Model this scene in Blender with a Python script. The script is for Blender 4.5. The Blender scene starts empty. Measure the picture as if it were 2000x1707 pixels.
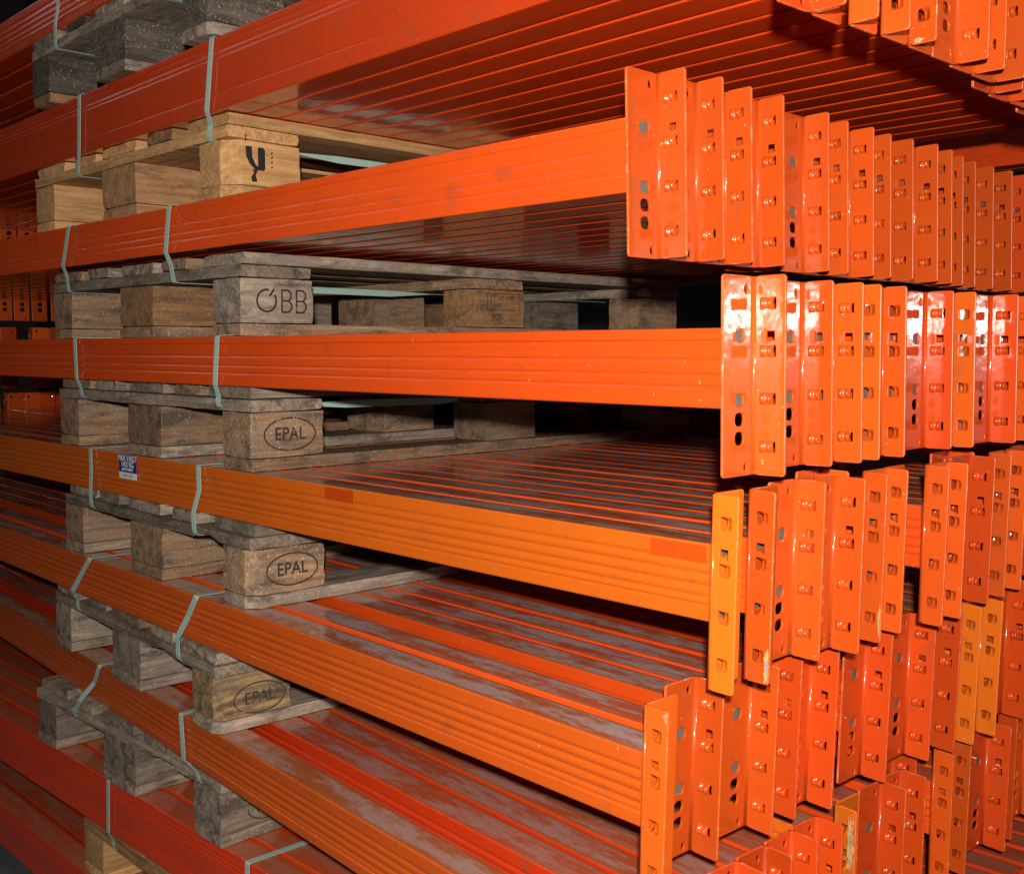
import bpy, bmesh, math, random
from mathutils import Vector, Matrix, noise
random.seed(7)
SC = bpy.context.scene
COL = SC.collection
EYE = 1.41                                   # height of the lens above the floor

# ---------------------------------------------------------------- camera, world, lamps, exposure
a = math.radians(44.0); pitch = math.atan((853.5-683.0)/2150.0)
Fh = Vector((-math.cos(a), math.sin(a), 0)); Rt = Vector((math.sin(a), math.cos(a), 0)); Zu = Vector((0, 0, 1))
Fw = Fh*math.cos(pitch)-Zu*math.sin(pitch); Up = Fh*math.sin(pitch)+Zu*math.cos(pitch)
cam = bpy.data.cameras.new('camera'); cam.sensor_width = 36; cam.lens = 36*2150/2000.0
cam.clip_start = .02; cam.clip_end = 200
co = bpy.data.objects.new('camera', cam); COL.objects.link(co)
rot = Matrix((Rt, Up, -Fw)).transposed()
co.matrix_world = Matrix.Translation((0, 0, EYE)) @ rot.to_4x4()
SC.camera = co
w = bpy.data.worlds.new('World'); SC.world = w; w.use_nodes = True
bg = w.node_tree.nodes['Background']; bg.inputs[0].default_value = (1, .9, .8, 1); bg.inputs[1].default_value = .004
fl = bpy.data.lights.new('flash', 'SPOT'); fl.spot_size = math.radians(100); fl.spot_blend = .4; fl.shadow_soft_size = .018
fl.energy = 220; fl.color = (1, .93, .84)
fo = bpy.data.objects.new('flash', fl); COL.objects.link(fo)
fo.matrix_world = Matrix.Translation(Vector((0, 0, EYE))+Up*.094-Fw*.12) @ rot.to_4x4()
# row of fluorescent tubes over the aisle; they only show as streaks on the glossy ribs
for k in range(3):
    tl = bpy.data.lights.new('tube_lamp', 'AREA'); tl.shape = 'RECTANGLE'; tl.size = 1.9; tl.size_y = .09; tl.energy = 6.5; tl.color = (1, .97, .95)
    to = bpy.data.objects.new('tube_lamp', tl); COL.objects.link(to)
    to.location = (-4.2-2.2*k, -1.1, EYE+3.0); to.rotation_euler = (math.radians(35), 0, 0)
SC.view_settings.view_transform = 'Standard'; SC.view_settings.look = 'None'
SC.view_settings.exposure = 0.0; SC.view_settings.gamma = 1
SC.render.engine = 'CYCLES'

# ---------------------------------------------------------------- node helpers
def newmat(name):
    m = bpy.data.materials.new(name); m.use_nodes = True
    nt = m.node_tree; b = nt.nodes['Principled BSDF']
    return m, nt, b
def N(nt, typ, **kw):
    n = nt.nodes.new(typ)
    for k, v in kw.items():
        if k.startswith('i_'):
            key = k[2:]; key = int(key) if key.isdigit() else key
            n.inputs[key].default_value = v
        else: setattr(n, k, v)
    return n
def coords(nt, scale, rnd=True):
    tc = N(nt, 'ShaderNodeTexCoord'); mp = N(nt, 'ShaderNodeMapping'); mp.inputs['Scale'].default_value = scale
    nt.links.new(tc.outputs['Object'], mp.inputs['Vector'])
    if rnd:
        oi = N(nt, 'ShaderNodeObjectInfo'); cm = N(nt, 'ShaderNodeMath', operation='MULTIPLY', i_1=37.0)
        nt.links.new(oi.outputs['Random'], cm.inputs[0])
        cx = N(nt, 'ShaderNodeCombineXYZ'); 
        for k in range(3): nt.links.new(cm.outputs[0], cx.inputs[k])
        nt.links.new(cx.outputs[0], mp.inputs['Location'])
    return mp.outputs[0]
def noi(nt, vec, scale, detail=3, rough=.55):
    n = N(nt, 'ShaderNodeTexNoise'); n.inputs['Scale'].default_value = scale; n.inputs['Detail'].default_value = detail
    n.inputs['Roughness'].default_value = rough
    nt.links.new(vec, n.inputs['Vector']); return n.outputs['Fac']
def ramp(nt, fac, stops):
    r = N(nt, 'ShaderNodeValToRGB'); el = r.color_ramp.elements
    while len(el) < len(stops): el.new(.5)
    for e, (p, c) in zip(el, stops): e.position = p; e.color = (c, c, c, 1) if not hasattr(c, '__len__') else (*c, 1)
    nt.links.new(fac, r.inputs[0]); return r.outputs[0]
def mix(nt, fac, c1, c2, bt='MIX'):
    m = N(nt, 'ShaderNodeMixRGB', blend_type=bt)
    for k, v in ((0, fac), (1, c1), (2, c2)):
        if hasattr(v, 'is_linked') or hasattr(v, 'node'): nt.links.new(v, m.inputs[k])
        elif hasattr(v, '__len__'): m.inputs[k].default_value = (*v, 1)
        else: m.inputs[k].default_value = v
    return m.outputs[0]
def mth(nt, op, x, y=None):
    m = N(nt, 'ShaderNodeMath', operation=op)
    for k, v in ((0, x), (1, y)):
        if v is None: continue
        if hasattr(v, 'node'): nt.links.new(v, m.inputs[k])
        else: m.inputs[k].default_value = v
    return m.outputs[0]

# ---------------------------------------------------------------- paint
DUSTC = (.46, .36, .345)
def paint(name, col, rough=.36, coat=.9, dust=0.0, grime=.25):
    m, nt, b = newmat(name)
    v1 = coords(nt, (1, 1, 1))
    big = noi(nt, v1, 9, 3)
    c = mix(nt, ramp(nt, big, [(.35, 0.0), (.7, grime)]), col, tuple(x*.72 for x in col))
    oi = N(nt, 'ShaderNodeObjectInfo')
    c = mix(nt, 1.0, c, mth(nt, 'ADD', mth(nt, 'MULTIPLY', oi.outputs['Random'], .30), .74), 'MULTIPLY')
    smu = noi(nt, coords(nt, (1, 1, 1)), 26, 6, .72)
    c = mix(nt, ramp(nt, smu, [(.56, 0.0), (.68, .38)]), c, (.22, .07, .03))
    # pale specks where the paint is chipped
    sp = noi(nt, v1, 170, 2); chip = ramp(nt, sp, [(.745, 0.0), (.76, .6)])
    c = mix(nt, chip, c, (.62, .40, .22))
    rr = mth(nt, 'ADD', mth(nt, 'MULTIPLY', big, .12), rough-.06)
    if dust > 0:
        g = N(nt, 'ShaderNodeNewGeometry'); tc = N(nt, 'ShaderNodeTexCoord')
        sn = N(nt, 'ShaderNodeSeparateXYZ'); nt.links.new(g.outputs['Normal'], sn.inputs[0])
        up = ramp(nt, sn.outputs[2], [(.80, 0.0), (.95, 1.0)])
        so = N(nt, 'ShaderNodeSeparateXYZ'); nt.links.new(tc.outputs['Object'], so.inputs[0])
        ya = mth(nt, 'ABSOLUTE', mth(nt, 'SUBTRACT', so.outputs[1], .027))
        st = noi(nt, coords(nt, (20, 70, 60)), 1.6, 8, .78)
        st2 = noi(nt, coords(nt, (5, 30, 30)), 1.3, 3, .6)
        edge = mth(nt, 'ADD', ya, mth(nt, 'MULTIPLY', mth(nt, 'SUBTRACT', st, .5), .020))
        cen = ramp(nt, mth(nt, 'MULTIPLY', edge, 30.0), [(.56, 1.0), (.72, 0.0)])
        blot = ramp(nt, mth(nt, 'ADD', mth(nt, 'MULTIPLY', st, .5), mth(nt, 'MULTIPLY', st2, .5)), [(.455, .05), (.54, .88)])
        dm = mth(nt, 'MULTIPLY', mth(nt, 'MULTIPLY', up, cen), mth(nt, 'MULTIPLY', blot, dust))
        film = mix(nt, mth(nt, 'MULTIPLY', up, mth(nt, 'MULTIPLY', st2, 1.1)), c, (.30, .12, .05))
        fine = noi(nt, coords(nt, (60, 160, 160)), 2.0, 3)
        dc = mix(nt, fine, tuple(x*.6 for x in DUSTC), tuple(x*1.25 for x in DUSTC))
        c = mix(nt, dm, film, dc)
        rr = mth(nt, 'ADD', rr, mth(nt, 'MULTIPLY', dm, .35))
    nt.links.new(c, b.inputs['Base Color']); nt.links.new(rr, b.inputs['Roughness'])
    b.inputs['Specular IOR Level'].default_value = .22
    b.inputs['Coat Weight'].default_value = coat; b.inputs['Coat Roughness'].default_value = .085; b.inputs['Coat IOR'].default_value = 1.5
    bn = N(nt, 'ShaderNodeBump'); bn.inputs['Strength'].default_value = .22; bn.inputs['Distance'].default_value = .002
    wav = mth(nt, 'ADD', noi(nt, v1, 40, 2), mth(nt, 'MULTIPLY', noi(nt, v1, 700, 2), .035))
    nt.links.new(wav, bn.inputs['Height']); nt.links.new(bn.outputs[0], b.inputs['Normal'])
    nt.links.new(bn.outputs[0], b.inputs['Coat Normal'])
    return m
RED = (.58, .060, .007); ORA = (.60, .080, .008); YEL = (.70, .140, .009); DEEP = (.56, .033, .007); AMB = (.64, .100, .009)
PCOL = {'red': RED, 'orange': ORA, 'yellow': YEL, 'deep': DEEP, 'amber': AMB,
 'red_beam': (.70, .060, .007), 'orange_beam': (.72, .078, .008), 'yellow_beam': (.72, .138, .009), 'amber_beam': (.68, .108, .010), 'deep_beam': (.68, .046, .008)}
_pm = {}
def pmat(kind, dust=0.0):
    k = (kind, dust)
    if k not in _pm: _pm[k] = paint('%s paint%s' % (kind, ' dusty' if dust else ''), PCOL[kind], dust=dust)
    return _pm[k]
_wm = {}
def wmat(kind):
    if kind in _wm: return _wm[kind]
    m, nt, b = newmat(kind+' paint, rubbed edge'); c0 = PCOL[kind]
    v = coords(nt, (1, 1, 1)); n1 = noi(nt, v, 55, 5, .75)
    c = mix(nt, ramp(nt, n1, [(.50, 0.0), (.66, 1.0)]), tuple(min(1, x*1.02+.01) for x in c0), (.58, .19, .07))
    c = mix(nt, ramp(nt, noi(nt, v, 38, 4, .7), [(.63, 0.0), (.68, .7)]), c, (.45, .36, .27))
    nt.links.new(c, b.inputs['Base Color']); b.inputs['Roughness'].default_value = .4
    _wm[kind] = m; return m
def plain(name, col, rough=.6, metal=0.0, bump=0, bs=60):
    m, nt, b = newmat(name)
    v = coords(nt, (1, 1, 1)); n = noi(nt, v, bs, 4)
    c = mix(nt, n, tuple(x*.7 for x in col), tuple(min(1, x*1.25) for x in col))
    nt.links.new(c, b.inputs['Base Color']); b.inputs['Roughness'].default_value = rough; b.inputs['Metallic'].default_value = metal
    if bump:
        bn = N(nt, 'ShaderNodeBump'); bn.inputs['Strength'].default_value = bump; bn.inputs['Distance'].default_value = .002
        nt.links.new(n, bn.inputs['Height']); nt.links.new(bn.outputs[0], b.inputs['Normal'])
    return m
GREY = plain('bare zinc end', (.12, .11, .085), .55)
STRAP = plain('pale green strap', (.33, .48, .43), .38, bump=.1, bs=400)
CONC = plain('dark concrete', (.10, .11, .12), .8, bump=.4, bs=30)
SHED = plain('dark wall', (.03, .03, .032), .9)

# ---------------------------------------------------------------- wood
def wood(name, c_lo, c_hi, weather, stain=.5, green=0.0):
    m, nt, b = newmat(name)
    tc = N(nt, 'ShaderNodeTexCoord')
    v = coords(nt, (2.5, 42, 42)); g1 = noi(nt, v, 1.5, 5, .62)
    vr = coords(nt, (.5, 1, 1)); wv = N(nt, 'ShaderNodeTexWave', wave_type='RINGS', rings_direction='X')
    wv.inputs['Scale'].default_value = 30; wv.inputs['Distortion'].default_value = 11.0; wv.inputs['Detail'].default_value = 2
    wv.inputs['Detail Scale'].default_value = .35
    nt.links.new(vr, wv.inputs['Vector'])
    g2 = noi(nt, coords(nt, (7, 190, 190)), 1.5, 4, .65)
    g = mth(nt, 'ADD', mth(nt, 'ADD', mth(nt, 'MULTIPLY', g1, .52), mth(nt, 'MULTIPLY', g2, .42)), mth(nt, 'MULTIPLY', wv.outputs['Fac'], .06))
    c = mix(nt, ramp(nt, g, [(.38, 0.0), (.62, 1.0)]), c_lo, c_hi)
    blo = noi(nt, coords(nt, (9, 16, 16)), 1.7, 6, .7)
    c = mix(nt, ramp(nt, blo, [(.43, 0.0), (.57, weather)]), c, (.150, .120, .095))
    # dirt blotches and dark streaks with their own outline
    dk = noi(nt, coords(nt, (10, 30, 30)), 1.1, 4, .7)
    c = mix(nt, ramp(nt, dk, [(.50, 0.0), (.64, min(1, stain*1.35))]), c, (.045, .034, .028))
    sp = noi(nt, coords(nt, (1, 1, 1)), 230, 2)
    c = mix(nt, ramp(nt, sp, [(.60, 0.0), (.70, .5)]), c, (.46, .38, .28))
    if green: 
        gn = noi(nt, coords(nt, (8, 8, 8)), 1.4, 3)
        c = mix(nt, ramp(nt, gn, [(.5, 0.0), (.7, green)]), c, (.09, .10, .035))
    oi = N(nt, 'ShaderNodeObjectInfo')
    br = mth(nt, 'ADD', mth(nt, 'MULTIPLY', oi.outputs['Random'], .70), .70)
    c = mix(nt, 1.0, c, br, 'MULTIPLY')
    nt.links.new(c, b.inputs['Base Color']); b.inputs['Roughness'].default_value = .78
    b.inputs['Specular IOR Level'].default_value = .25
    bn = N(nt, 'ShaderNodeBump'); bn.inputs['Strength'].default_value = .8; bn.inputs['Distance'].default_value = .004
    crk = ramp(nt, noi(nt, coords(nt, (3, 90, 90)), 1.6, 3), [(.32, 0.0), (.40, 1.0)])
    hh = mth(nt, 'ADD', mth(nt, 'ADD', mth(nt, 'MULTIPLY', g1, .5), mth(nt, 'MULTIPLY', sp, .35)), mth(nt, 'MULTIPLY', crk, .3))
    nt.links.new(hh, bn.inputs['Height'])
    nt.links.new(bn.outputs[0], b.inputs['Normal'])
    return m
W = {
 'pine':  wood('fresh pine', (.36, .175, .060), (.56, .33, .14), .10, .14),
 'pinebrown': wood('brown pine', (.22, .10, .036), (.40, .21, .085), .25, .4),
 'grey':  wood('weathered grey wood', (.16, .115, .080), (.34, .275, .215), .6, .5),
 'greygreen': wood('mossy grey wood', (.15, .12, .085), (.28, .24, .18), .55, .35, .7),
 'brown': wood('weathered brown wood', (.13, .068, .036), (.29, .175, .095), .45, .5),
 'dark':  wood('dark oily wood', (.03, .025, .020), (.10, .085, .068), .25, .7),
 'blotch': wood('blotchy pressed wood', (.17, .10, .05), (.50, .33, .15), .55, .5),
}
def inkmat(name, col, lo=.42, hi=.5):
    m, nt, b = newmat(name)
    b.inputs['Base Color'].default_value = (*col, 1); b.inputs['Roughness'].default_value = .8
    n = mth(nt, 'ADD', mth(nt, 'MULTIPLY', noi(nt, coords(nt, (1, 1, 1)), 130, 4, .7), .6), mth(nt, 'MULTIPLY', noi(nt, coords(nt, (1, 1, 1)), 28, 2), .4))
    nt.links.new(ramp(nt, n, [(lo, 0.0), (hi, 1.0)]), b.inputs['Alpha'])
    return m
INK = inkmat('burnt brand', (.032, .016, .010), .38, .50)
INKW = inkmat('faded brand', (.05, .032, .024), .43, .53)
INKB = inkmat('black stencil', (.008, .008, .008), .2, .28)
NAVY = plain('navy print', (.018, .035, .15), .4)
WHITE = plain('white sticker', (.62, .64, .66), .4)
PRINT = plain('grey print', (.25, .27, .33), .5)

# ---------------------------------------------------------------- mesh helpers
def link(name, me, mats=(), parent=None, loc=(0, 0, 0), rot=(0, 0, 0)):
    o = bpy.data.objects.new(name, me); COL.objects.link(o)
    if me is not None and not me.materials:
        for m in mats: me.materials.append(m)
    if parent: o.parent = parent
    o.location = loc; o.rotation_euler = rot
    return o
def tag(o, label, cat, group=None):
    o['label'] = label; o['category'] = cat
    if group: o['group'] = group
def mesh_of(bm, name, smooth=False):
    me = bpy.data.meshes.new(name); bmesh.ops.recalc_face_normals(bm, faces=bm.faces[:]); bm.to_mesh(me); bm.free()
    if smooth:
        for p in me.polygons: p.use_smooth = True
    return me
def plate(outline, holes, t, bev=.0009):
    """flat sheet in the XY plane with holes and softly rounded edges"""
    cu = bpy.data.curves.new('tmp', 'CURVE'); cu.dimensions = '2D'; cu.fill_mode = 'BOTH'
    cu.extrude = t/2-bev; cu.bevel_depth = bev; cu.bevel_resolution = 1; cu.offset = -bev
    for pts in [outline]+holes:
        s = cu.splines.new('POLY'); s.points.add(len(pts)-1); s.use_cyclic_u = True
        for p, (x, y) in zip(s.points, pts): p.co = (x, y, 0, 1)
    o = bpy.data.objects.new('tmp', cu); COL.objects.link(o)
    dg = bpy.context.evaluated_depsgraph_get(); me = bpy.data.meshes.new_from_object(o.evaluated_get(dg))
    bpy.data.objects.remove(o); bpy.data.curves.remove(cu)
    me.materials.clear(); me.materials.append(None); me.materials.append(None)
    bx = [min(q[0] for q in outline), max(q[0] for q in outline), min(q[1] for q in outline), max(q[1] for q in outline)]
    for p in me.polygons:
        c_ = p.center; near = min(c_.x-bx[0], bx[1]-c_.x, c_.y-bx[2], bx[3]-c_.y) < .0025
        p.material_index = 1 if (abs(p.normal.z) < .95 and near) else 0
    return me
def rrect(x0, y0, x1, y1, r, n=4):
    pts = []
    for cx_, cy_, a0 in ((x1-r, y1-r, 0), (x0+r, y1-r, 90), (x0+r, y0+r, 180), (x1-r, y0+r, 270)):
        for k in range(n+1):
            an = math.radians(a0+90*k/n); pts.append((cx_+r*math.cos(an), cy_+r*math.sin(an)))
    return pts
def ell(cx_, cy_, rx, ry, n=14): return [(cx_+rx*math.cos(2*math.pi*k/n), cy_+ry*math.sin(2*math.pi*k/n)) for k in range(n)]

# ---------------------------------------------------------------- beam body
def profile(h, kind):
    wd = .054; r = .0026
    if kind == 'ledge':  gr = [(.845, .0012, .0012), (.72, .0007, .0022), (.60, .0020, .0020), (.41, .0020, .0020), (.26, .0019, .0018)]; base = [(.84, .0023)]
    elif kind == 'ribs': gr = [(.745, .0017, .0026), (.60, .0020, .0028), (.45, .0020, .0028), (.31, .0018, .0026), (.205, .0026, .0014)]; base = []
    else:                gr = [(.895, .0022, .0013), (.80, .0016, .0022), (.73, .0016, .0020), (.235, .0015, .0013)]; base = [(.89, .0012)]
    zs = set()
    for k in range(1, 4): zs.add(round(r*1.02+.0004*k, 5)); zs.add(round(h-r*1.02-.0004*k, 5))
    for c, d, wv in gr:
        for s in (-2, -1.4, -1, -.6, -.3, 0, .3, .6, 1, 1.4, 2): zs.add(round(c*h+s*wv, 5))
    for c, d in base:
        for s in (-1, -.5, 0, .5, 1): zs.add(round(c*h+s*.0012, 5))
    zs = sorted(z for z in zs if r*1.01 <= z <= h-r*1.01)
    def dep(z):
        y = 0
        for c, d, wv in gr: y += d*math.exp(-((z-c*h)/wv)**2)
        for c, d in base:
            t = min(1, max(0, (c*h-z)/.0024+.5)); lower = min(1, max(0, (z-.19*h)/.0024+.5))
            y += d*t*lower
        return y
    pts = [(dep(z), z) for z in zs]
    def arc(cx_, cz, a0):
        return [(cx_+r*math.cos(math.radians(a0-90*k/4)), cz+r*math.sin(math.radians(a0-90*k/4))) for k in range(5)]
    top = arc(r, h-r, 180)+[(.006, h), (wd-.006, h)]+arc(wd-r, h-r, 90)
    back = [(wd, h-.006), (wd, h*.66), (wd-.001, h*.62), (wd, h*.58), (wd, .006)]
    bot = arc(wd-r, r, 0)+[(wd-.006, 0), (.006, 0)]+arc(r, r, -90)
    return pts+top+back+bot
def beam_mesh(h, kind, L):
    bm = bmesh.new(); pr = profile(h, kind); n = len(pr)
    a_ = [bm.verts.new((-.0022, y, z)) for y, z in pr]; b_ = [bm.verts.new((-L+.0022, y, z)) for y, z in pr]
    for i in range(n):
        f = bm.faces.new((a_[i], a_[(i+1) % n], b_[(i+1) % n], b_[i]))
        f.smooth = math.hypot(pr[i][0]-pr[(i+1) % n][0], pr[i][1]-pr[(i+1) % n][1]) < .004
    for vs in (a_, b_):
        bm.faces.new([bm.verts.new(v.co) for v in vs])
        x_ = vs[0].co.x; x_ += .0004 if x_ > -1 else -.0004
        f = bm.faces.new([bm.verts.new((x_, y_, z_)) for y_, z_ in ((.004, .002), (.050, .002), (.050, h-.002), (.004, h-.002))]); f.material_index = 1
    me = mesh_of(bm, 'beam_box')
    me.materials.append(GREY); me.materials.append(GREY); return me

# ---------------------------------------------------------------- end connector: L angle with punched hooks
WA, T = .0575, .0034
Z0, Z1 = -.072, .139
HOOKZ = [Z1-.030, Z1-.080, Z1-.130, Z1-.181]
def connector_mesh(typ, end, wb, dot=True):
    """typ 1: hooked flange on the +y side, opened towards the viewer; typ 2: on the -y side. end=+1 near end, -1 far end"""
    r = .0045
    ao = rrect(r, Z0, WA, Z1, .004) if typ == 2 else rrect(0, Z0, WA-r, Z1, .004)
    cyh = .030
    sm = .041
    if typ == 2: cyh, sm = WA-.030, WA-.041
    ho = [ell(sm, Z1-.014, .0035, .0052), ell(sm, Z1-.202, .0032, .0050)]
    for d in (.063, .131, .151, .171): ho.append(rrect(cyh-.0084, Z1-d-.0070, cyh+.0084, Z1-d+.0070, .0058))
    A = plate(ao, ho, T)
    for v in A.vertices: x, y, z = v.co; v.co = (z, x, y)
    bo = rrect(r, Z0, wb, Z1, .004)
    hb = []
    for z in HOOKZ:
        hb.append(rrect(.0240, z-.0052, .0292, z+.0066, .0014) if typ == 1 else rrect(.0115, z-.0068, .0255, z+.0068, .0020))
    if typ == 1: hb.append(rrect(.0175, Z1-.068, .0275, Z1-.0585, .0008))
    else: hb.append([(.012, Z1-.0575), (.0225, Z1-.0575), (.0225, Z1-.070), (.019, Z1-.067), (.012, Z1-.0655)])
    B = plate(bo, hb, T)
    yb = WA-T/2 if typ == 1 else T/2
    for v in B.vertices: x, y, z = v.co; v.co = (end*x, yb+z, y)
    bm = bmesh.new(); bm.from_mesh(A); bm.from_mesh(B)
    for f in bm.faces: f.smooth = False
    # bend between the two flanges
    cx_, cy_ = end*r, (WA-T/2-r) if typ == 1 else (T/2+r)
    rings = []
    for k in range(7):
        an = math.radians(15*k)
        dx, dy = -math.cos(an), math.sin(an)
        if typ == 2: dy = -dy
        ri, ro = r-T/2, r+T/2
        rings.append([bm.verts.new((cx_+end*dx*q, cy_+dy*q, z)) for q, z in ((ri, Z0+.0006), (ri, Z1-.0006), (ro, Z1-.0006), (ro, Z0+.0006))])
    for q, s in zip(rings, rings[1:]):
        for i in range(4):
            f = bm.faces.new((q[i], q[(i+1) % 4], s[(i+1) % 4], s[i])); f.smooth = True
    # embossed ticks and pressed pimples
    for f in (rings[0], rings[-1]): bm.faces.new(f)
    me = mesh_of(bm, 'connector'); me.materials.append(GREY); me.materials.append(GREY); return me
def hook_mesh(typ, end):
    """pressed tongue that stands out of the flange, open at the slot"""
    bm = bmesh.new()
    if typ == 1: s0, s1, hh, sg = .0075, .0268, .0078, -1
    else:        s0, s1, hh, sg = .0262, .0162, .0066, 1
    ns, nz = 11, 8; g = [[], []]
    for side in (0, 1):
        for i in range(ns+1):
            row = []
            u = i/ns; s = s0+(s1-s0)*u
            if typ == 1:
                e = hh*(.80*math.exp(-((u-.36)/.20)**2)+1.0*math.exp(-((u-.86)/.15)**2)); e *= min(1, u*6)
            else: e = math.sin(min(1, u*1.15)*math.pi/2)**1.3*hh
            for j in range(nz+1):
                v = j/nz*2-1
                zz = v*.0071*(1-.10*u)+(.0008 if typ == 1 else 0)
                n_ = e*(1-abs(v)**(2.6 if typ == 1 else 4.0))-(.0003 if typ == 1 else .0002)
                row.append(bm.verts.new((end*s, sg*(n_-side*.0024), zz)))
            g[side].append(row)
    for side in (0, 1):
        for i in range(ns):
            for j in range(nz):
                f = bm.faces.new((g[side][i][j], g[side][i+1][j], g[side][i+1][j+1], g[side][i][j+1])); f.smooth = True
    for i in range(ns):
        for j in (0, nz): bm.faces.new((g[0][i][j], g[0][i+1][j], g[1][i+1][j], g[1][i][j]))
    for j in range(nz):
        for i in (0, ns): bm.faces.new((g[0][i][j], g[0][i][j+1], g[1][i][j+1], g[1][i][j]))
    return mesh_of(bm, 'hook')
WB = {1: .041, 2: .034}
CM = {(t, e): connector_mesh(t, e, WB[t]) for t in (1, 2) for e in (1, -1)}
HM = {t: hook_mesh(t, 1) for t in (1, 2)}
_cache = {}
def withmat(me, key, mats):
    k = (me.name, key)
    if k not in _cache:
        c = me.copy()
        for i, m in enumerate(mats):
            if i < len(c.materials): c.materials[i] = m
            else: c.materials.append(m)
        _cache[k] = c
    return _cache[k]

LEN = 3.30
def make_beam(layer, s, typ, x, kind, col, ccol, h, dust, tilt, label, near=True):
    root = bpy.data.objects.new('rack_crossbar', None); COL.objects.link(root); root.parent = None
    root.empty_display_size = .05
    px, py = layer['pivot']; yaw = layer['yaw']
    dx, dy = x-px, s-py
    root.location = (x, s, layer['z0']+EYE)
    root.rotation_euler = (0, 0, yaw)
    tag(root, label, 'rack beam', layer['group'])
    bk = ('bm', h, kind)
    if bk not in _cache: _cache[bk] = beam_mesh(h, kind, LEN)
    bme = withmat(_cache[bk], (col, dust), [pmat(col+'_beam', dust), GREY])
    link('beam_box', bme, (), root, (0, .0022 if typ == 1 else .0034, 0))
    for e in (1, -1):
        cme = withmat(CM[(typ, e)], ccol, [pmat(ccol), wmat(ccol)])
        c = link('end_connector', cme, (), root, (0 if e == 1 else -LEN, 0, 0), (0, tilt if e == 1 else 0, 0))
        if e == 1 and near:
            hme = withmat(HM[typ], ccol, [pmat(ccol)])
            for z in HOOKZ:
                link('hook', hme, (), c, (0, WA-T+.0004 if typ == 1 else T-.0004, z))
    return root

# ---------------------------------------------------------------- the bundles
def d(v): return math.radians(v)
LAY = [
 dict(n='in the topmost layer, cut by the upper left corner', z0=.668, h=.084, front=.925, x=-.60, yaw=d(-1.0), kind='ribs', tilt=0),
 dict(n='in the deep-beam layer above the pale pine pallet', z0=.404, h=.120, front=.9350, x=-.603, yaw=d(-1.2), kind='deep', tilt=0),
 dict(n='in the layer under the pale pine pallet', z0=.176, h=.084, front=.9605, x=-.811, yaw=0, kind='ledge', tilt=d(-1.6)),
 dict(n='in the eye-level layer', z0=-.0615, h=.084, front=.9455, x=-.667, yaw=0, kind='ledge', tilt=d(-.8)),
 dict(n='in the layer with the blue weight sticker', z0=-.2895, h=.0845, front=.9487, x=-.683, yaw=d(.0), kind='ribs', tilt=d(1.1)),
 dict(n='in the fourth layer above the floor', z0=-.5165, h=.0845, front=.900, x=-.738, yaw=d(-1.35), kind='ribs', tilt=d(1.7)),
 dict(n='in the third layer above the floor', z0=-.748, h=.0850, front=.862, x=-.737, yaw=d(-3.5), kind='ribs', tilt=d(1.2)),
 dict(n='in the red deep-beam layer second above the floor', z0=-1.007, h=.115, front=.985, x=-.68, yaw=d(1.65), kind='deep', tilt=0),
 dict(n='in the lowest layer just above the floor', z0=-1.262, h=.111, front=.950, x=-.66, yaw=0, kind='deep', tilt=0),
]
SEQ = {
 1: [(.935, 1, 'red'), (.9935, 2, 'orange'), (1.0530, 2, 'orange'), (1.1130, 2, 'orange'), (1.1735, 2, 'orange'), (1.234, 1, 'orange'), (1.2945, 1, 'orange'), (1.355, 1, 'orange'), (1.4155, 1, 'red')],
 2: [(v-.0585, 1, 'orange') for v in (1.0210, 1.0857, 1.1505, 1.2178, 1.3467, 1.4153, 1.4819, 1.545, 1.6066, 1.6736, 1.7367, 1.8041, 1.8721, 1.9451, 2.0149)],
 3: [(.9455, 1, 'orange'), (1.0715, 1, 'orange'), (1.132, 1, 'orange'), (1.2345, 2, 'amber'), (1.2925, 2, 'orange'), (1.385, 1, 'red'), (1.487, 2, 'amber'), (1.545, 1, 'red'), (1.606, 1, 'orange')],
 4: [(.9487, 2, 'yellow'), (1.0085, 2, 'orange'), (1.0760, 1, 'orange'), (1.1365, 1, 'orange'), (1.2556, 2, 'orange'), (1.3170, 2, 'orange'), (1.3890, 2, 'orange'), (1.4490, 2, 'orange'), (1.5090, 1, 'red'), (1.624, 2, 'orange'), (1.69, 2, 'orange')],
 5: [(.900, 2, 'yellow'), (.9700, 1, 'orange'), (1.0735, 1, 'orange'), (1.134, 1, 'red'), (1.1945, 1, 'red'), (1.327, 1, 'red'), (1.446, 1, 'red'), (1.5065, 1, 'red'), (1.6107, 2, 'yellow'), (1.6712, 2, 'yellow'), (1.732, 1, 'red')],
 6: [(.862, 2, 'orange'), (.9625, 1, 'red'), (1.0235, 1, 'red'), (1.0845, 1, 'red'), (1.145, 1, 'red'), (1.2055, 1, 'red'), (1.3125, 2, 'yellow'), (1.378, 1, 'red'), (1.4385, 1, 'red'), (1.606, 2, 'orange'), (1.6665, 2, 'orange'), (1.74, 1, 'red'), (1.8456, 2, 'red')],
}
XJ = {2: [0, .005, .001, .003, -.009, -.019, -.016, -.022, -.018, -.011, -.017, -.029, -.038, -.038, -.034],
      3: [0, -.018, -.014, -.010, -.007, -.021, -.005, .0, .0], 4: [0, .005, -.013, .004, .005, .001, .022, .020, .002, .007, .005],
      1: [0, .0, .008, .012, .012, .012, .006, .006, -.02], 5: [.004, -.0215, -.015, -.020, -.004, .001, .006, .016, .031, .038, .03], 6: []}
ORD = ['front', 'second', 'third', 'fourth', 'fifth', 'sixth', 'seventh', 'eighth', 'ninth', 'tenth', 'eleventh', 'twelfth', 'thirteenth', 'fourteenth', 'fifteenth', 'sixteenth', 'seventeenth', 'eighteenth', 'nineteenth', 'twentieth', 'twenty-first']
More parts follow.
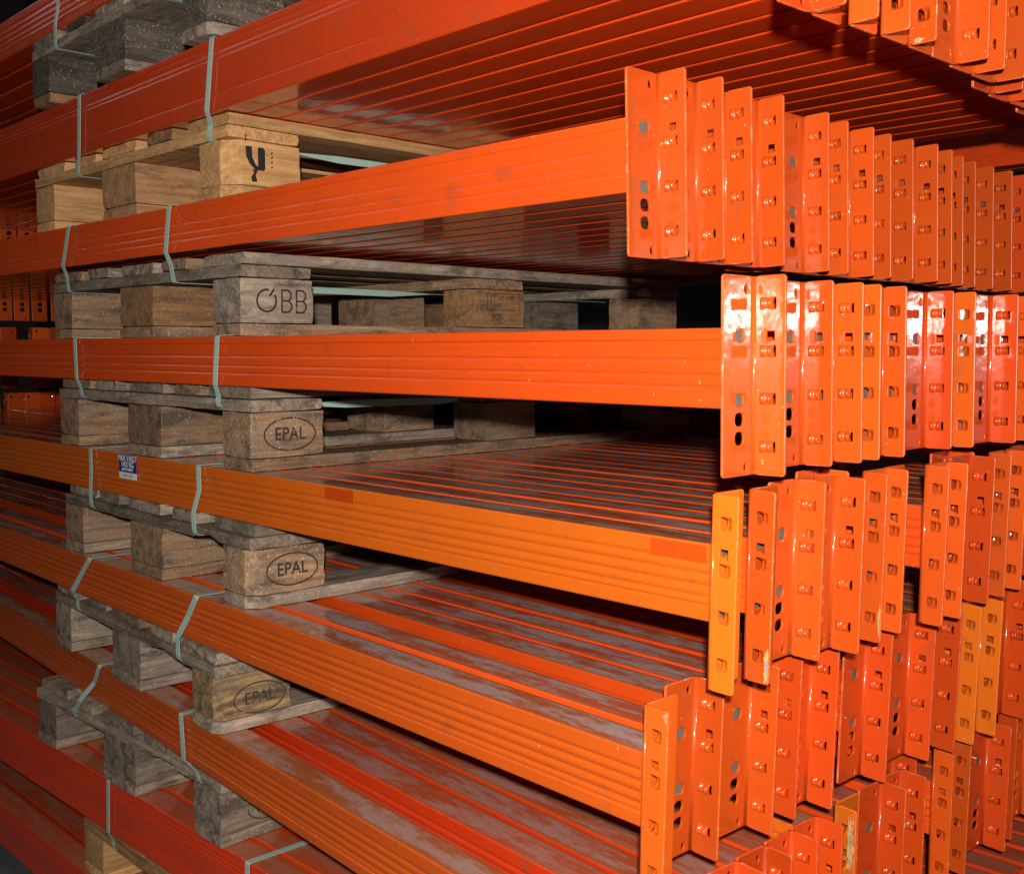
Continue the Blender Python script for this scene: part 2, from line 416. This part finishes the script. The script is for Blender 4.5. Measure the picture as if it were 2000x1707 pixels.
CN = {'amber': 'amber orange', 'red': 'red-orange', 'orange': 'orange', 'yellow': 'yellowish orange', 'deep': 'dark red'}
for li, Ly in enumerate(LAY):
    Ly['pivot'] = (Ly['x'], Ly['front']); Ly['group'] = 'rack beams '+Ly['n']
    seq = list(SEQ.get(li, []))
    if not seq: seq = [(Ly['front'], 2 if li == 0 else 1, 'red' if li == 0 else 'deep')]
    rng = random.Random(40+li)
    while seq[-1][0]+.062*2 < Ly['front']+1.22:
        last = seq[-1]
        seq.append((last[0]+.0612+rng.random()*.003, 1 if rng.random() < .75 else 2, rng.choice(['red', 'red', 'orange']) if li < 7 else rng.choice(['deep', 'red', 'deep'])))
    xs = list(XJ.get(li, []))
    xs += [xs[-1] if xs else 0]*(len(SEQ.get(li, []))-len(xs)) if li in SEQ else []
    k = 0
    while k < len(seq)-1 and li in SEQ:
        e_ = seq[k][0]+.0578; gap = seq[k+1][0]-e_
        if gap > .0548 and not (li == 3 and k == 0) and k+1 < len(SEQ[li])+6:
            seq.insert(k+1, (e_+(gap-.0578)/2, 1, seq[k][2]))
            if k+1 <= len(xs): xs.insert(k+1, (xs[k] if k < len(xs) else 0)-.055)
        k += 1
    for i, (s, typ, cc) in enumerate(seq):
        x = Ly['x']+(xs[i] if i < len(xs) else rng.uniform(-.02, .012)+(xs[-1] if xs else 0))
        bc = cc
        if li == 4: bc = 'yellow' if i == 0 else cc
        if li == 5: bc = 'amber' if i == 0 else cc; cc = 'amber' if i == 0 else cc
        if li == 6: bc = 'amber' if i == 0 else ('deep' if i in (1, 2) else cc)
        if li in (1, 2, 3): bc = 'red' if cc != 'yellow' else 'orange'
        if li == 3 and i == 0: bc = 'orange'
        if li == 2 and i == 0: bc = 'orange'
        dust = {4: 1.0, 5: .95, 6: .45 if i else .6, 7: .12, 8: .2, 3: .9}.get(li, 0)
        lab = '%s rack beam, %s one %s' % (CN[bc], ORD[i]+' of %d' % len(seq) if i else 'front', Ly['n'])
        lab = '%s %s-row beam %s' % (CN[bc], ORD[i], Ly['n'])
        make_beam(Ly, s, typ, x, Ly['kind'], bc, cc, Ly['h'], dust, Ly['tilt'], lab)

# ---------------------------------------------------------------- pallets
def woodbox(l, wd_, h, mat, seed, cham=0, jag=.0, segs=None, name='board', torn=0):
    """grain along local x; origin at the lower corner; edges worn and slightly warped"""
    bm = bmesh.new(); rg = random.Random(seed)
    nx = segs or max(3, int(l/.05)); ny = max(2, int(wd_/.03)); nz = 2 if h < .03 else 5
    vs = {}
    def P(i, j, k): return Vector((l*i/nx, wd_*j/ny, h*k/nz))
    for i in range(nx+1):
        for j in range(ny+1):
            for k in range(nz+1):
                if i in (0, nx) or j in (0, ny) or k in (0, nz):
                    p = P(i, j, k); q = p.copy()
                    n1 = noise.noise_vector(p*28+Vector((seed*3.1, seed*1.7, seed)))
                    n2 = noise.noise_vector(p*90+Vector((seed*5.1, seed*.7, -seed)))
                    q += Vector((n1.x*.0009+n2.x*.0008, n1.y*.0005+n2.y*.0005, n1.z*.0008))
                    ex = (i in (0, nx))+(j in (0, ny))+(k in (0, nz))
                    if ex >= 2:      # worn arrises
                        c_ = Vector((l/2, wd_/2, h/2)); wv = .0007+.0020*abs(noise.noise(p*45+Vector((seed, 0, 0))))
                        if ex == 3: wv *= 1.5
                        for ax in range(3):
                            on = ((i in (0, nx)), (j in (0, ny)), (k in (0, nz)))[ax]
                            if on: q[ax] += wv*(1 if c_[ax] > p[ax] else -1)
                    if i in (0, nx) and jag: q.x += (1 if i == 0 else -1)*abs(noise.noise(Vector((seed, p.y*60, p.z*60))))*jag
                    tw = max(0, 1-abs(p.x-(.655 if seed//100 == 5 else .57))/(.055 if seed//100 == 5 else .085))
                    if torn and j == 0 and k == 0: q.z += max(0, noise.noise(Vector((p.x*14, seed*2.3, 0)))+.25)*torn*tw+max(0, noise.noise(Vector((p.x*70, seed, 3))))*torn*.5*tw; q.y += max(0, noise.noise(Vector((p.x*22, seed*2.3, 0))))*torn*tw*.6
                    vs[i, j, k] = bm.verts.new(q)
    def face(c): bm.faces.new([vs[x] for x in c])
    for i in range(nx):
        for j in range(ny):
            face([(i, j, 0), (i, j+1, 0), (i+1, j+1, 0), (i+1, j, 0)]); face([(i, j, nz), (i+1, j, nz), (i+1, j+1, nz), (i, j+1, nz)])
    for i in range(nx):
        for k in range(nz):
            face([(i, 0, k), (i+1, 0, k), (i+1, 0, k+1), (i, 0, k+1)]); face([(i, ny, k), (i, ny, k+1), (i+1, ny, k+1), (i+1, ny, k)])
    for j in range(ny):
        for k in range(nz):
            face([(0, j, k), (0, j, k+1), (0, j+1, k+1), (0, j+1, k)]); face([(nx, j, k), (nx, j+1, k), (nx, j+1, k+1), (nx, j, k+1)])
    if cham:
        # cut the near right corner (local x=0, y=0 after placing)
        g = bm.verts[:]+bm.edges[:]+bm.faces[:]
        nrm = Vector((-1, -1, 0)).normalized()
        r = bmesh.ops.bisect_plane(bm, geom=g, plane_co=Vector((cham, 0, 0)), plane_no=nrm, clear_outer=True)
        ed = [e for e in r['geom_cut'] if isinstance(e, bmesh.types.BMEdge)]
        bmesh.ops.edgeloop_fill(bm, edges=ed)
    me = mesh_of(bm, name, True); me.materials.append(mat)
    for p in me.polygons: p.use_smooth = False
    return me

def text_mesh(s, size, mat, stretch=1.0, ext=.00015, ls=1.0, bold=0.0):
    cu = bpy.data.curves.new('tmp', 'FONT'); cu.body = s; cu.size = size; cu.extrude = ext; cu.align_x = 'CENTER'; cu.align_y = 'CENTER'
    cu.space_character = ls; cu.offset = bold
    o = bpy.data.objects.new('tmp', cu); COL.objects.link(o)
    dg = bpy.context.evaluated_depsgraph_get(); me = bpy.data.meshes.new_from_object(o.evaluated_get(dg))
    bpy.data.objects.remove(o); bpy.data.curves.remove(cu)
    for v in me.vertices: v.co.x *= stretch
    me.materials.clear(); me.materials.append(mat)
    return me
def ring_mesh(rx, ry, wd_, mat, a0=0, a1=360, n=48, ext=.00015):
    bm = bmesh.new(); full = (a1-a0) >= 360; L_ = []
    for k in range(n+(0 if full else 1)):
        an = math.radians(a0+(a1-a0)*k/n); c, s = math.cos(an), math.sin(an)
        L_.append([bm.verts.new(((rx-q)*c, (ry-q)*s, z)) for q, z in ((0, -ext), (0, ext), (wd_, ext), (wd_, -ext))])
    m_ = len(L_)
    for k in range(m_ if full else m_-1):
        p, q = L_[k], L_[(k+1) % m_]
        for i in range(4): bm.faces.new((p[i], p[(i+1) % 4], q[(i+1) % 4], q[i]))
    me = mesh_of(bm, 'ring'); me.materials.append(mat); return me
def strokes_mesh(polys, mat, ext=.00015):
    """polys: list of outlines, extruded flat shapes"""
    bm = bmesh.new()
    for pts in polys:
        a_ = [bm.verts.new((x, y, ext)) for x, y in pts]; b_ = [bm.verts.new((x, y, -ext)) for x, y in pts]
        bm.faces.new(a_); bm.faces.new(b_[::-1])
        for i in range(len(pts)): bm.faces.new((a_[i], b_[i], b_[(i+1) % len(pts)], a_[(i+1) % len(pts)]))
    me = mesh_of(bm, 'strokes'); me.materials.append(mat); return me
def joined(parts, name):
    """parts: (mesh, dx, dy, rotation)"""
    bm = bmesh.new(); mats = []
    for me, dx, dy, r in parts:
        if me.materials[0] not in mats: mats.append(me.materials[0])
        k0 = len(bm.verts); f0 = len(bm.faces); bm.from_mesh(me); bm.verts.ensure_lookup_table(); bm.faces.ensure_lookup_table()
        for v in bm.verts[k0:]:
            x, y = v.co.x, v.co.y; v.co.x = x*math.cos(r)-y*math.sin(r)+dx; v.co.y = x*math.sin(r)+y*math.cos(r)+dy
        for f in bm.faces[f0:]: f.material_index = mats.index(me.materials[0])
    me = bpy.data.meshes.new(name); bm.to_mesh(me); bm.free()
    for m in mats: me.materials.append(m)
    return me
def line(x0, y0, x1, y1, w_):
    dx, dy = x1-x0, y1-y0; L_ = math.hypot(dx, dy); nx, ny = -dy/L_*w_/2, dx/L_*w_/2
    return [(x0+nx, y0+ny), (x0-nx, y0-ny), (x1-nx, y1-ny), (x1+nx, y1+ny)]
def stamp_oval(ink, s=1.0):
    return joined([(ring_mesh(.052*s, .029*s, .0027, ink), 0, 0, 0), (text_mesh('EPAL', .031*s, ink, .92, bold=.0004), 0, 0, 0)], 'brand_stamp')
def stamp_rail(ink):
    ps = [(ring_mesh(.0205, .0205, .0036, ink, 75, 75+318, 44), -.034, 0, 0), (strokes_mesh([line(-.028, .008, -.019, .020, .0036)], ink), 0, 0, 0)]
    w_ = .0032; polys = []
    for cx_ in (-.0035, .026):
        polys += [line(cx_, -.0205, cx_, .0205, w_), line(cx_, .0190, cx_+.013, .0190, w_), line(cx_, .0005, cx_+.014, .0005, w_), line(cx_, -.0190, cx_+.013, -.0190, w_),
                  line(cx_+.013, .0190, cx_+.0185, .0140, w_), line(cx_+.0185, .0148, cx_+.0185, .0055, w_), line(cx_+.0185, .0062, cx_+.0135, .0004, w_),
                  line(cx_+.0135, .0006, cx_+.019, -.0045, w_), line(cx_+.019, -.0040, cx_+.019, -.0140, w_), line(cx_+.019, -.0135, cx_+.013, -.0192, w_)]
    for i, p in enumerate(polys): ps.append((strokes_mesh([p], ink, .00012+.00001*i), 0, 0, 0))
    return joined(ps, 'brand_stamp')
def stamp_box(ink):
    L_ = [line(-.047, .028, .047, .028, .0016), line(-.047, -.006, .047, -.006, .0016), line(-.0465, -.006, -.0465, .028, .0016), line(.0465, -.006, .0465, .028, .0016), line(-.026, -.005, -.026, .027, .0014)]
    ps = [(strokes_mesh([p], ink, .00012+.00001*i), 0, 0, 0) for i, p in enumerate(L_)]
    ps += [(text_mesh('I', .020, ink), -.036, .011, 0), (text_mesh('AT-0780', .0125, ink), .009, .018, 0), (text_mesh('HT', .0115, ink), -.012, .003, 0),
           (text_mesh('800 - . 03', .021, ink, .82), .0, -.022, 0)]
    return joined(ps, 'treatment_stamp')
def stamp_fork(ink):
    polys = [[(-.020, .026), (-.008, .026), (-.007, .008), (-.001, -.004), (.008, -.009), (.016, -.011), (.016, -.013), (-.001, -.013), (-.012, -.004), (-.019, .008)],
             [(.004, .026), (.015, .026), (.018, .022), (.018, -.009), (.016, -.012), (.004, -.0125)],
             [(-.007, -.012), (.003, -.0135), (-.001, -.022), (.002, -.033), (-.008, -.034), (-.010, -.026), (-.004, -.018)]]
    ps = [(strokes_mesh([p], ink, .00015+.00002*i), 0, 0, 0) for i, p in enumerate(polys)]
    for yy in (.018, .010, .002, -.006): ps.append((strokes_mesh([line(.030, yy, .0335, yy+.002, .0022)], ink), 0, 0, 0))
    ps.append((strokes_mesh([line(-.020, .033, -.020, .045, .0014), line(-.019, .044, -.014, .0437, .0012), line(-.019, .037, -.015, .0368, .0012)], ink), 0, 0, 0))
    return joined(ps, 'brand_stamp')

PAL = {}
def pallet(x, y, z, yaw, kinds, label, seed, stamp=None, stamp_at=(.078, .050), cham=.012, mid_stamp=None, dx=0):
    PAL[seed] = (x, y, z, yaw)
    """x,y,z: near right lower corner; 0.8 m wide along -x, 1.2 m deep along +y. kinds: block, bottom, cross, deck"""
    root = bpy.data.objects.new('wooden_pallet', None); COL.objects.link(root); root.location = (x, y, z+EYE); root.rotation_euler = (0, 0, yaw)
    tag(root, label, 'pallet', 'wooden pallets between the beam layers')
    if seed == 2: root.scale.x = 1.065
    kb, kbo, kc, kd = kinds; sd = [seed*100]
    def nxt(): sd[0] += 1; return sd[0]
    Q = math.pi/2
    def along_y(name, x0, wd_, y0, l, z0, h, kind, cham=0, jag=.004):
        # local x -> world +y, local y -> world -x : rotation +90 deg; origin at right edge x0
        me = woodbox(l, wd_, h, W[kind], nxt(), cham, jag, name=name)
        o = link(name, me, (), root, (x0, y0, z0), (0, 0, Q)); return o
    rg = random.Random(seed)
    cols = [(0, .100), (-.3275, .145), (-.700, .100)]
    for ci, (x0, wd_) in enumerate(cols):
        along_y('bottom_board', x0-.001, wd_-.002, .001, 1.2, 0, .0222, kbo[ci % len(kbo)], cham if ci == 0 else 0, .001)
        for ri, (y0, l) in enumerate(((0, .145), (.5275, .145), (1.055, .145))):
            k = kb[ci] if ri == 0 else kb[(ci+ri) % 3]
            b_ = along_y('block', x0-rg.uniform(0, .003), wd_-.003, y0+rg.uniform(.0, .004), l, .0221, .0780, k, cham if ci == 0 and ri == 0 else 0, .002)
            if ci == 0 and ri == 0 and stamp:
                # right side of the block (local y=0 plane), looking from +x
                link('brand_stamp', stamp, (), b_, (stamp_at[0], -.0008-.0015, stamp_at[1]-.011), (Q, 0, 0))
            if ci == 0 and ri == 1 and mid_stamp:
                link('treatment_stamp', mid_stamp, (), b_, (.082, -.0023, .042), (Q, 0, 0))
    for ri, (y0, wd_) in enumerate(((0, .145), (.5275, .145), (1.055, .145))):
        me = woodbox(.8, wd_-.002, .0216, W[kc[ri % len(kc)]], nxt(), 0, .003, segs=60, name='cross_board', torn=.03 if ri == 0 and seed in (5, 6, 7) else 0)
        link('cross_board', me, (), root, (-.8, y0+.001, .1000), (0, 0, 0))
    x0 = 0
    for i, wd_ in enumerate((.145, .100, .145, .100, .145)):
        along_y('deck_board', x0-rg.uniform(0, .006), wd_-.004, rg.uniform(.0, .012), 1.188, .1219, .0214, kd[i % len(kd)], 0, .008)
        x0 -= wd_+.0425
        if i == 3: x0 = -.655
    return root
g3 = ['grey', 'grey', 'grey']
pallet(-1.700, .940, .524, d(-1), (['dark', 'dark', 'dark'], ['grey', 'grey', 'pinebrown'], ['grey', 'dark', 'dark'], ['grey', 'dark']), 'dark oily grey pallet in the upper left corner under the topmost beams', 1)
pallet(-1.702, .972, .260, d(0), (['pine', 'pinebrown', 'pine'], ['pine', 'pinebrown'], ['pine'], ['pine', 'pinebrown', 'pine', 'pine', 'pine']), 'pale new-looking pine pallet with a black fork-shaped mark on its corner block', 2, stamp_fork(INKB), (.052, .052), .028)
pallet(-1.662, .968, .0227, d(0), (['grey', 'pinebrown', 'brown'], ['brown', 'brown'], ['grey', 'brown'], ['grey', 'brown', 'grey']), 'weathered eye-level pallet with a burnt ring and two letters on its corner block', 3, stamp_rail(INK), (.082, .050), .006, stamp_box(INKW))
pallet(-1.614, .956, -.2048, d(0), (['brown', 'brown', 'brown'], ['brown', 'grey'], ['grey', 'brown'], ['grey', 'brown', 'grey']), 'grey brown pallet with a complete oval stamp, on the sticker layer', 4, stamp_oval(INK), (.074, .050), .006)
pallet(-1.590, .934, -.4318, d(-1.2), (['brown', 'brown', 'brown'], ['grey', 'brown'], ['grey', 'brown'], ['greygreen', 'grey', 'grey']), 'grey pallet with mossy green deck and torn oval-stamped corner block under the sticker layer', 5, stamp_oval(INK, .98), (.078, .050), .022)
pallet(-1.680, .915, -.6628, d(-3), (['blotch', 'grey', 'grey'], ['grey', 'grey'], ['grey'], ['grey', 'grey', 'brown']), 'grey pallet with blotchy ochre corner block carrying a half-worn oval stamp', 6, stamp_oval(INKW, .98), (.082, .042), .016)
pallet(-1.732, .950, -.8918, d(1.5), (['grey', 'grey', 'grey'], ['grey', 'grey'], ['grey'], ['grey', 'grey', 'grey']), 'pale grey pallet with worn round ended blocks on the red deep-beam layer', 7, stamp_oval(INKW, .9), (.10, .045), .005)
pallet(-1.56, .955, -1.1508, d(0), (['pinebrown', 'pine', 'pine'], ['pine', 'pinebrown'], ['pinebrown', 'pine'], ['pine', 'pinebrown', 'pine']), 'tan pallet at the bottom edge, standing on the lowest beam layer', 8)
pallet(-1.50, .95, -1.4065, d(0), (g3, ['grey'], ['grey'], ['grey']), 'grey pallet on the floor carrying the lowest beam layer', 9)

# ---------------------------------------------------------------- straps
def strap(pts, label, wd_=.0142, th=.0008):
    """pts: (x, y, z, ax) centre line points; ax = angle of the band's width about the run"""
    bm = bmesh.new(); rows = []
    P = [Vector(p[:3]) for p in pts]
    for i, p in enumerate(pts):
        t = (P[min(i+1, len(P)-1)]-P[max(i-1, 0)]).normalized()
        wv = Vector((1, 0, 0)); wv = (wv-t*wv.dot(t)).normalized(); nn = t.cross(wv)
        an = p[3]; wv2 = wv*math.cos(an)+nn*math.sin(an); n2 = nn*math.cos(an)-wv*math.sin(an)
        rows.append([bm.verts.new(P[i]+wv2*s*wd_/2+n2*q*th/2) for s, q in ((-1, -1), (1, -1), (1, 1), (-1, 1))])
    for r, q in zip(rows, rows[1:]):
        for i in range(4): bm.faces.new((r[i], r[(i+1) % 4], q[(i+1) % 4], q[i]))
    bm.faces.new(rows[0]); bm.faces.new(rows[-1][::-1])
    o = link('packing_strap', mesh_of(bm, 'packing_strap'), [STRAP]); o.location = (0, 0, EYE)
    tag(o, label, 'strap', 'green straps holding beams to pallets')
def layer_strap(li, xt, xb, label, twist=0.0, xm=None):
    Ly = LAY[li]; zt = Ly['z0']+Ly['h']; zb = Ly['z0']; px, py = Ly['pivot']
    def yf(x): return py+(x-px)*math.tan(Ly['yaw'])
    X0, Y0, ZP, PW = PAL[li+1]
    ft = yf(xt)-.0014; fb = Y0-(X0-xb)*math.tan(PW)-.0036; zc = ZP+(.0992 if li < 3 else .106)
    xm = xm if xm is not None else xt+(xb-xt)*.6
    pts = [(xt+.02, ft+1.20, zt+.0030, 0), (xt+.01, ft+.30, zt+.0026, 0), (xt, ft+.012, zt+.0018, 0), (xt, ft+.003, zt+.0015, 0), (xt, ft, zt-.0012, 0),
           (xt+(xm-xt)*.5, ft-.0003, zt-Ly['h']*.5, 0), (xm, min(ft, yf(xm)-.0016, fb-.0004), zb+.002, 0), (xm+(xb-xm)*.5, fb-.0006, zb-.020, 0), (xb, fb-.0006, zc+.008, 0), (xb, fb+.0015, zc+.001, 0), (xb+.001, fb+.006, zc-.0006, 0),
           (xb+.003, fb+.14, zc-.001, 0), (xb+.01, fb+.26, zc-.003, twist), (xb+.02, fb+.48, zc-.004, twist), (xb+.01, fb+.60, zc-.001, 0), (xb, fb+1.19, zc-.001, 0)]
    strap(pts, label)
layer_strap(0, -2.344, -2.348, 'green strap round the topmost beams at the upper left corner, wrapping under dark pallet')
layer_strap(0, -1.92, -1.88, 'green strap under the dark upper left pallet, right one of its two')
layer_strap(1, -2.288, -2.303, 'left strap round the deep-beam layer above the pale pine pallet')
layer_strap(1, -1.719, -1.756, 'right strap round the deep-beam layer, ending by the fork-marked block', 1.25)
layer_strap(2, -2.339, -2.362, 'left strap round the layer under the pale pine pallet', .0, -2.375)
layer_strap(2, -1.890, -1.890, 'right strap below the pale pine pallet, bent over the weathered pallet', 1.1, -1.907)
layer_strap(3, -2.289, -2.283, 'left strap round the eye-level layer below the railway-stamped pallet')
layer_strap(3, -1.699, -1.716, 'right strap round the eye-level layer, beside the complete oval stamp', 1.2)
layer_strap(4, -2.236, -2.230, 'left strap on the sticker layer, just left of the blue sticker')
layer_strap(4, -1.781, -1.775, 'right strap on the sticker layer, above the mossy deck board')
layer_strap(5, -2.227, -2.318, 'slanting left strap above the blotch-faced pallet', 0, -2.318)
layer_strap(5, -1.754, -1.816, 'slanting right strap above the pallet with ochre corner block', 0, -1.816)
layer_strap(6, -2.237, -2.327, 'slanting left strap over the pale grey pallet with worn blocks', 0)
layer_strap(6, -1.830, -1.801, 'right strap beside the ochre block, running down to the pale grey pallet', 0, -1.821)
layer_strap(7, -2.181, -2.191, 'left strap down the red deep-beam layer to the tan pallet')
layer_strap(7, -1.654, -1.650, 'right strap over the red deep-beam layer at the bottom edge')

# ---------------------------------------------------------------- sticker and paint patches on the sticker layer's front beam
fb4 = None
for o in COL.objects:
    if o.name.startswith('rack_crossbar') and 'front-row' in o['label'] and 'sticker' in o['label']: fb4 = o
Q = math.pi/2
st = bpy.data.objects.new('weight_sticker', None); COL.objects.link(st)
st.location = (-2.1075, .9487+.0034-.0020, EYE-.2048); 
tag(st, 'navy and white sticker reading MAX VÆGT on the beam between two straps', 'sticker')
def flat(x0, z0, x1, z1, y, mat, name, parent):
    bm = bmesh.new()
    for yy in (y, y+.0004):
        bm.verts.new((x0, yy, z0)); bm.verts.new((x1, yy, z0)); bm.verts.new((x1, yy, z1)); bm.verts.new((x0, yy, z1))
    bm.verts.ensure_lookup_table(); v = bm.verts
    for f in ((0, 1, 2, 3), (7, 6, 5, 4), (0, 4, 5, 1), (1, 5, 6, 2), (2, 6, 7, 3), (3, 7, 4, 0)): bm.faces.new([v[i] for i in f])
    o = link(name, mesh_of(bm, name), [mat], parent); return o
flat(-.0005, -.0355, .0755, -.0015, 0, NAVY, 'navy_panel', st)
flat(-.0005, -.0485, .0755, -.0358, 0, WHITE, 'white_panel', st)
for s, sz, zz, mm in (('MAX VÆGT', .0155, -.0085, WHITE), ('1455 KG', .0150, -.0205, WHITE), ('JÆVNT FORDELT', .0062, -.0300, WHITE), ('VARENR. 10 5300', .0058, -.0420, PRINT)):
    link('lettering', text_mesh(s, sz, mm, 1.0, .00008, bold=.0003), (), st, (.0375, -.0006, zz), (Q, 0, 0))
REDP = paint('touch-up paint', (.70, .080, .007), .35, .3); REDP.node_tree.nodes['Principled BSDF'].inputs['Alpha'].default_value = .5
for x0, x1 in ((-1.396, -1.323), (-.764, -.6885)):
    flat(x0+.683, .0845-.0215, x1+.683, .0845-.0030, -.0005, REDP, 'paint_patch', fb4).location = (0, .0034, 0)

# ---------------------------------------------------------------- scraped paint on a few end plates
OCHRE = inkmat('bare primer', (.50, .30, .12), .40, .46); STEEL = inkmat('bare scuffed steel', (.24, .23, .19), .46, .52)
def scrape(beam, cx_, cz, w_, h_, seed):
    con = [c for c in beam.children if c.name.startswith('end_connector') and abs(c.location.x) < .01][0]
    for q, (mm, f) in enumerate(((OCHRE, 1.0), (STEEL, .62))):
        bm = bmesh.new(); vs = []
        for k in range(60):
            an = 2*math.pi*k/60; rr = f*(.8+.5*noise.noise(Vector((math.cos(an)*2, math.sin(an)*2, seed+q*3)))+.7*noise.noise(Vector((math.cos(an)*7, math.sin(an)*7, seed+q*3))))
            x_ = min(.0325, max(.0055, cx_+math.cos(an)*w_*rr)); vs.append(bm.verts.new((x_, -.00015-.00015*q, max(Z0+.0012, min(Z1-.0012, cz+math.sin(an)*h_*rr)))))
        bm.faces.new(vs)
        me = mesh_of(bm, 'paint_scrape'); o = link('paint_scrape', me, [mm], con)
BM = {}
for o in COL.objects:
    if o.name.startswith('rack_crossbar'): BM.setdefault(o['group'], []).append(o)
def beam_at(li, s):
    return min(BM[LAY[li]['group']], key=lambda o: abs(o.location.y-s))
scrape(beam_at(1, .9935), .022, -.062, .012, .011, 1.0)
scrape(beam_at(1, 1.1735), .014, -.068, .006, .003, 2.0)
scrape(beam_at(4, 1.0085), .031, -.052, .004, .020, 3.0)
scrape(beam_at(4, 1.2556), .032, -.045, .003, .022, 4.0)
scrape(beam_at(6, 1.3125), .027, .080, .006, .055, 5.0)
scrape(beam_at(5, .900), .031, .132, .004, .006, 6.0)

# ---------------------------------------------------------------- floor, neighbouring stack, shed wall
def quad(name, pts, mat):
    bm = bmesh.new(); bm.faces.new([bm.verts.new(p) for p in pts])
    o = link(name, mesh_of(bm, name), [mat]); o['kind'] = 'structure'; return o
# neighbouring stack behind: long beams lying the same way
rb = random.Random(5)
for li, Ly in enumerate(LAY):
    bk = ('bm', Ly['h'], Ly['kind'])
    for j in range(2):
        root = bpy.data.objects.new('rack_crossbar', None); COL.objects.link(root)
        root.location = (.35+rb.uniform(-.05, .05), 2.62+j*.0605, Ly['z0']+EYE+.02)
        tag(root, 'shadowed orange crossbar of the stack behind, %s of its level %s' % (('front', 'rear')[j], ['one, topmost', 'two', 'three', 'four', 'five', 'six', 'seven', 'eight', 'nine, lowest'][li]), 'rack beam', 'crossbars of the stack behind')
        link('beam_box', withmat(_cache[bk], ('red', 0), [pmat('red_beam', 0), GREY]), (), root)
# shed wall
bmw = bmesh.new(); bmesh.ops.create_cube(bmw, size=1)
for v in bmw.verts: v.co = Vector((v.co.x*18-3, v.co.y*.12+4.6, v.co.z*5+2.5))
o = link('wall', mesh_of(bmw, 'wall'), [SHED]); o['kind'] = 'structure'
quad('floor', [(-12, -4, 0), (6, -4, 0), (6, 8, 0), (-12, 8, 0)], CONC)
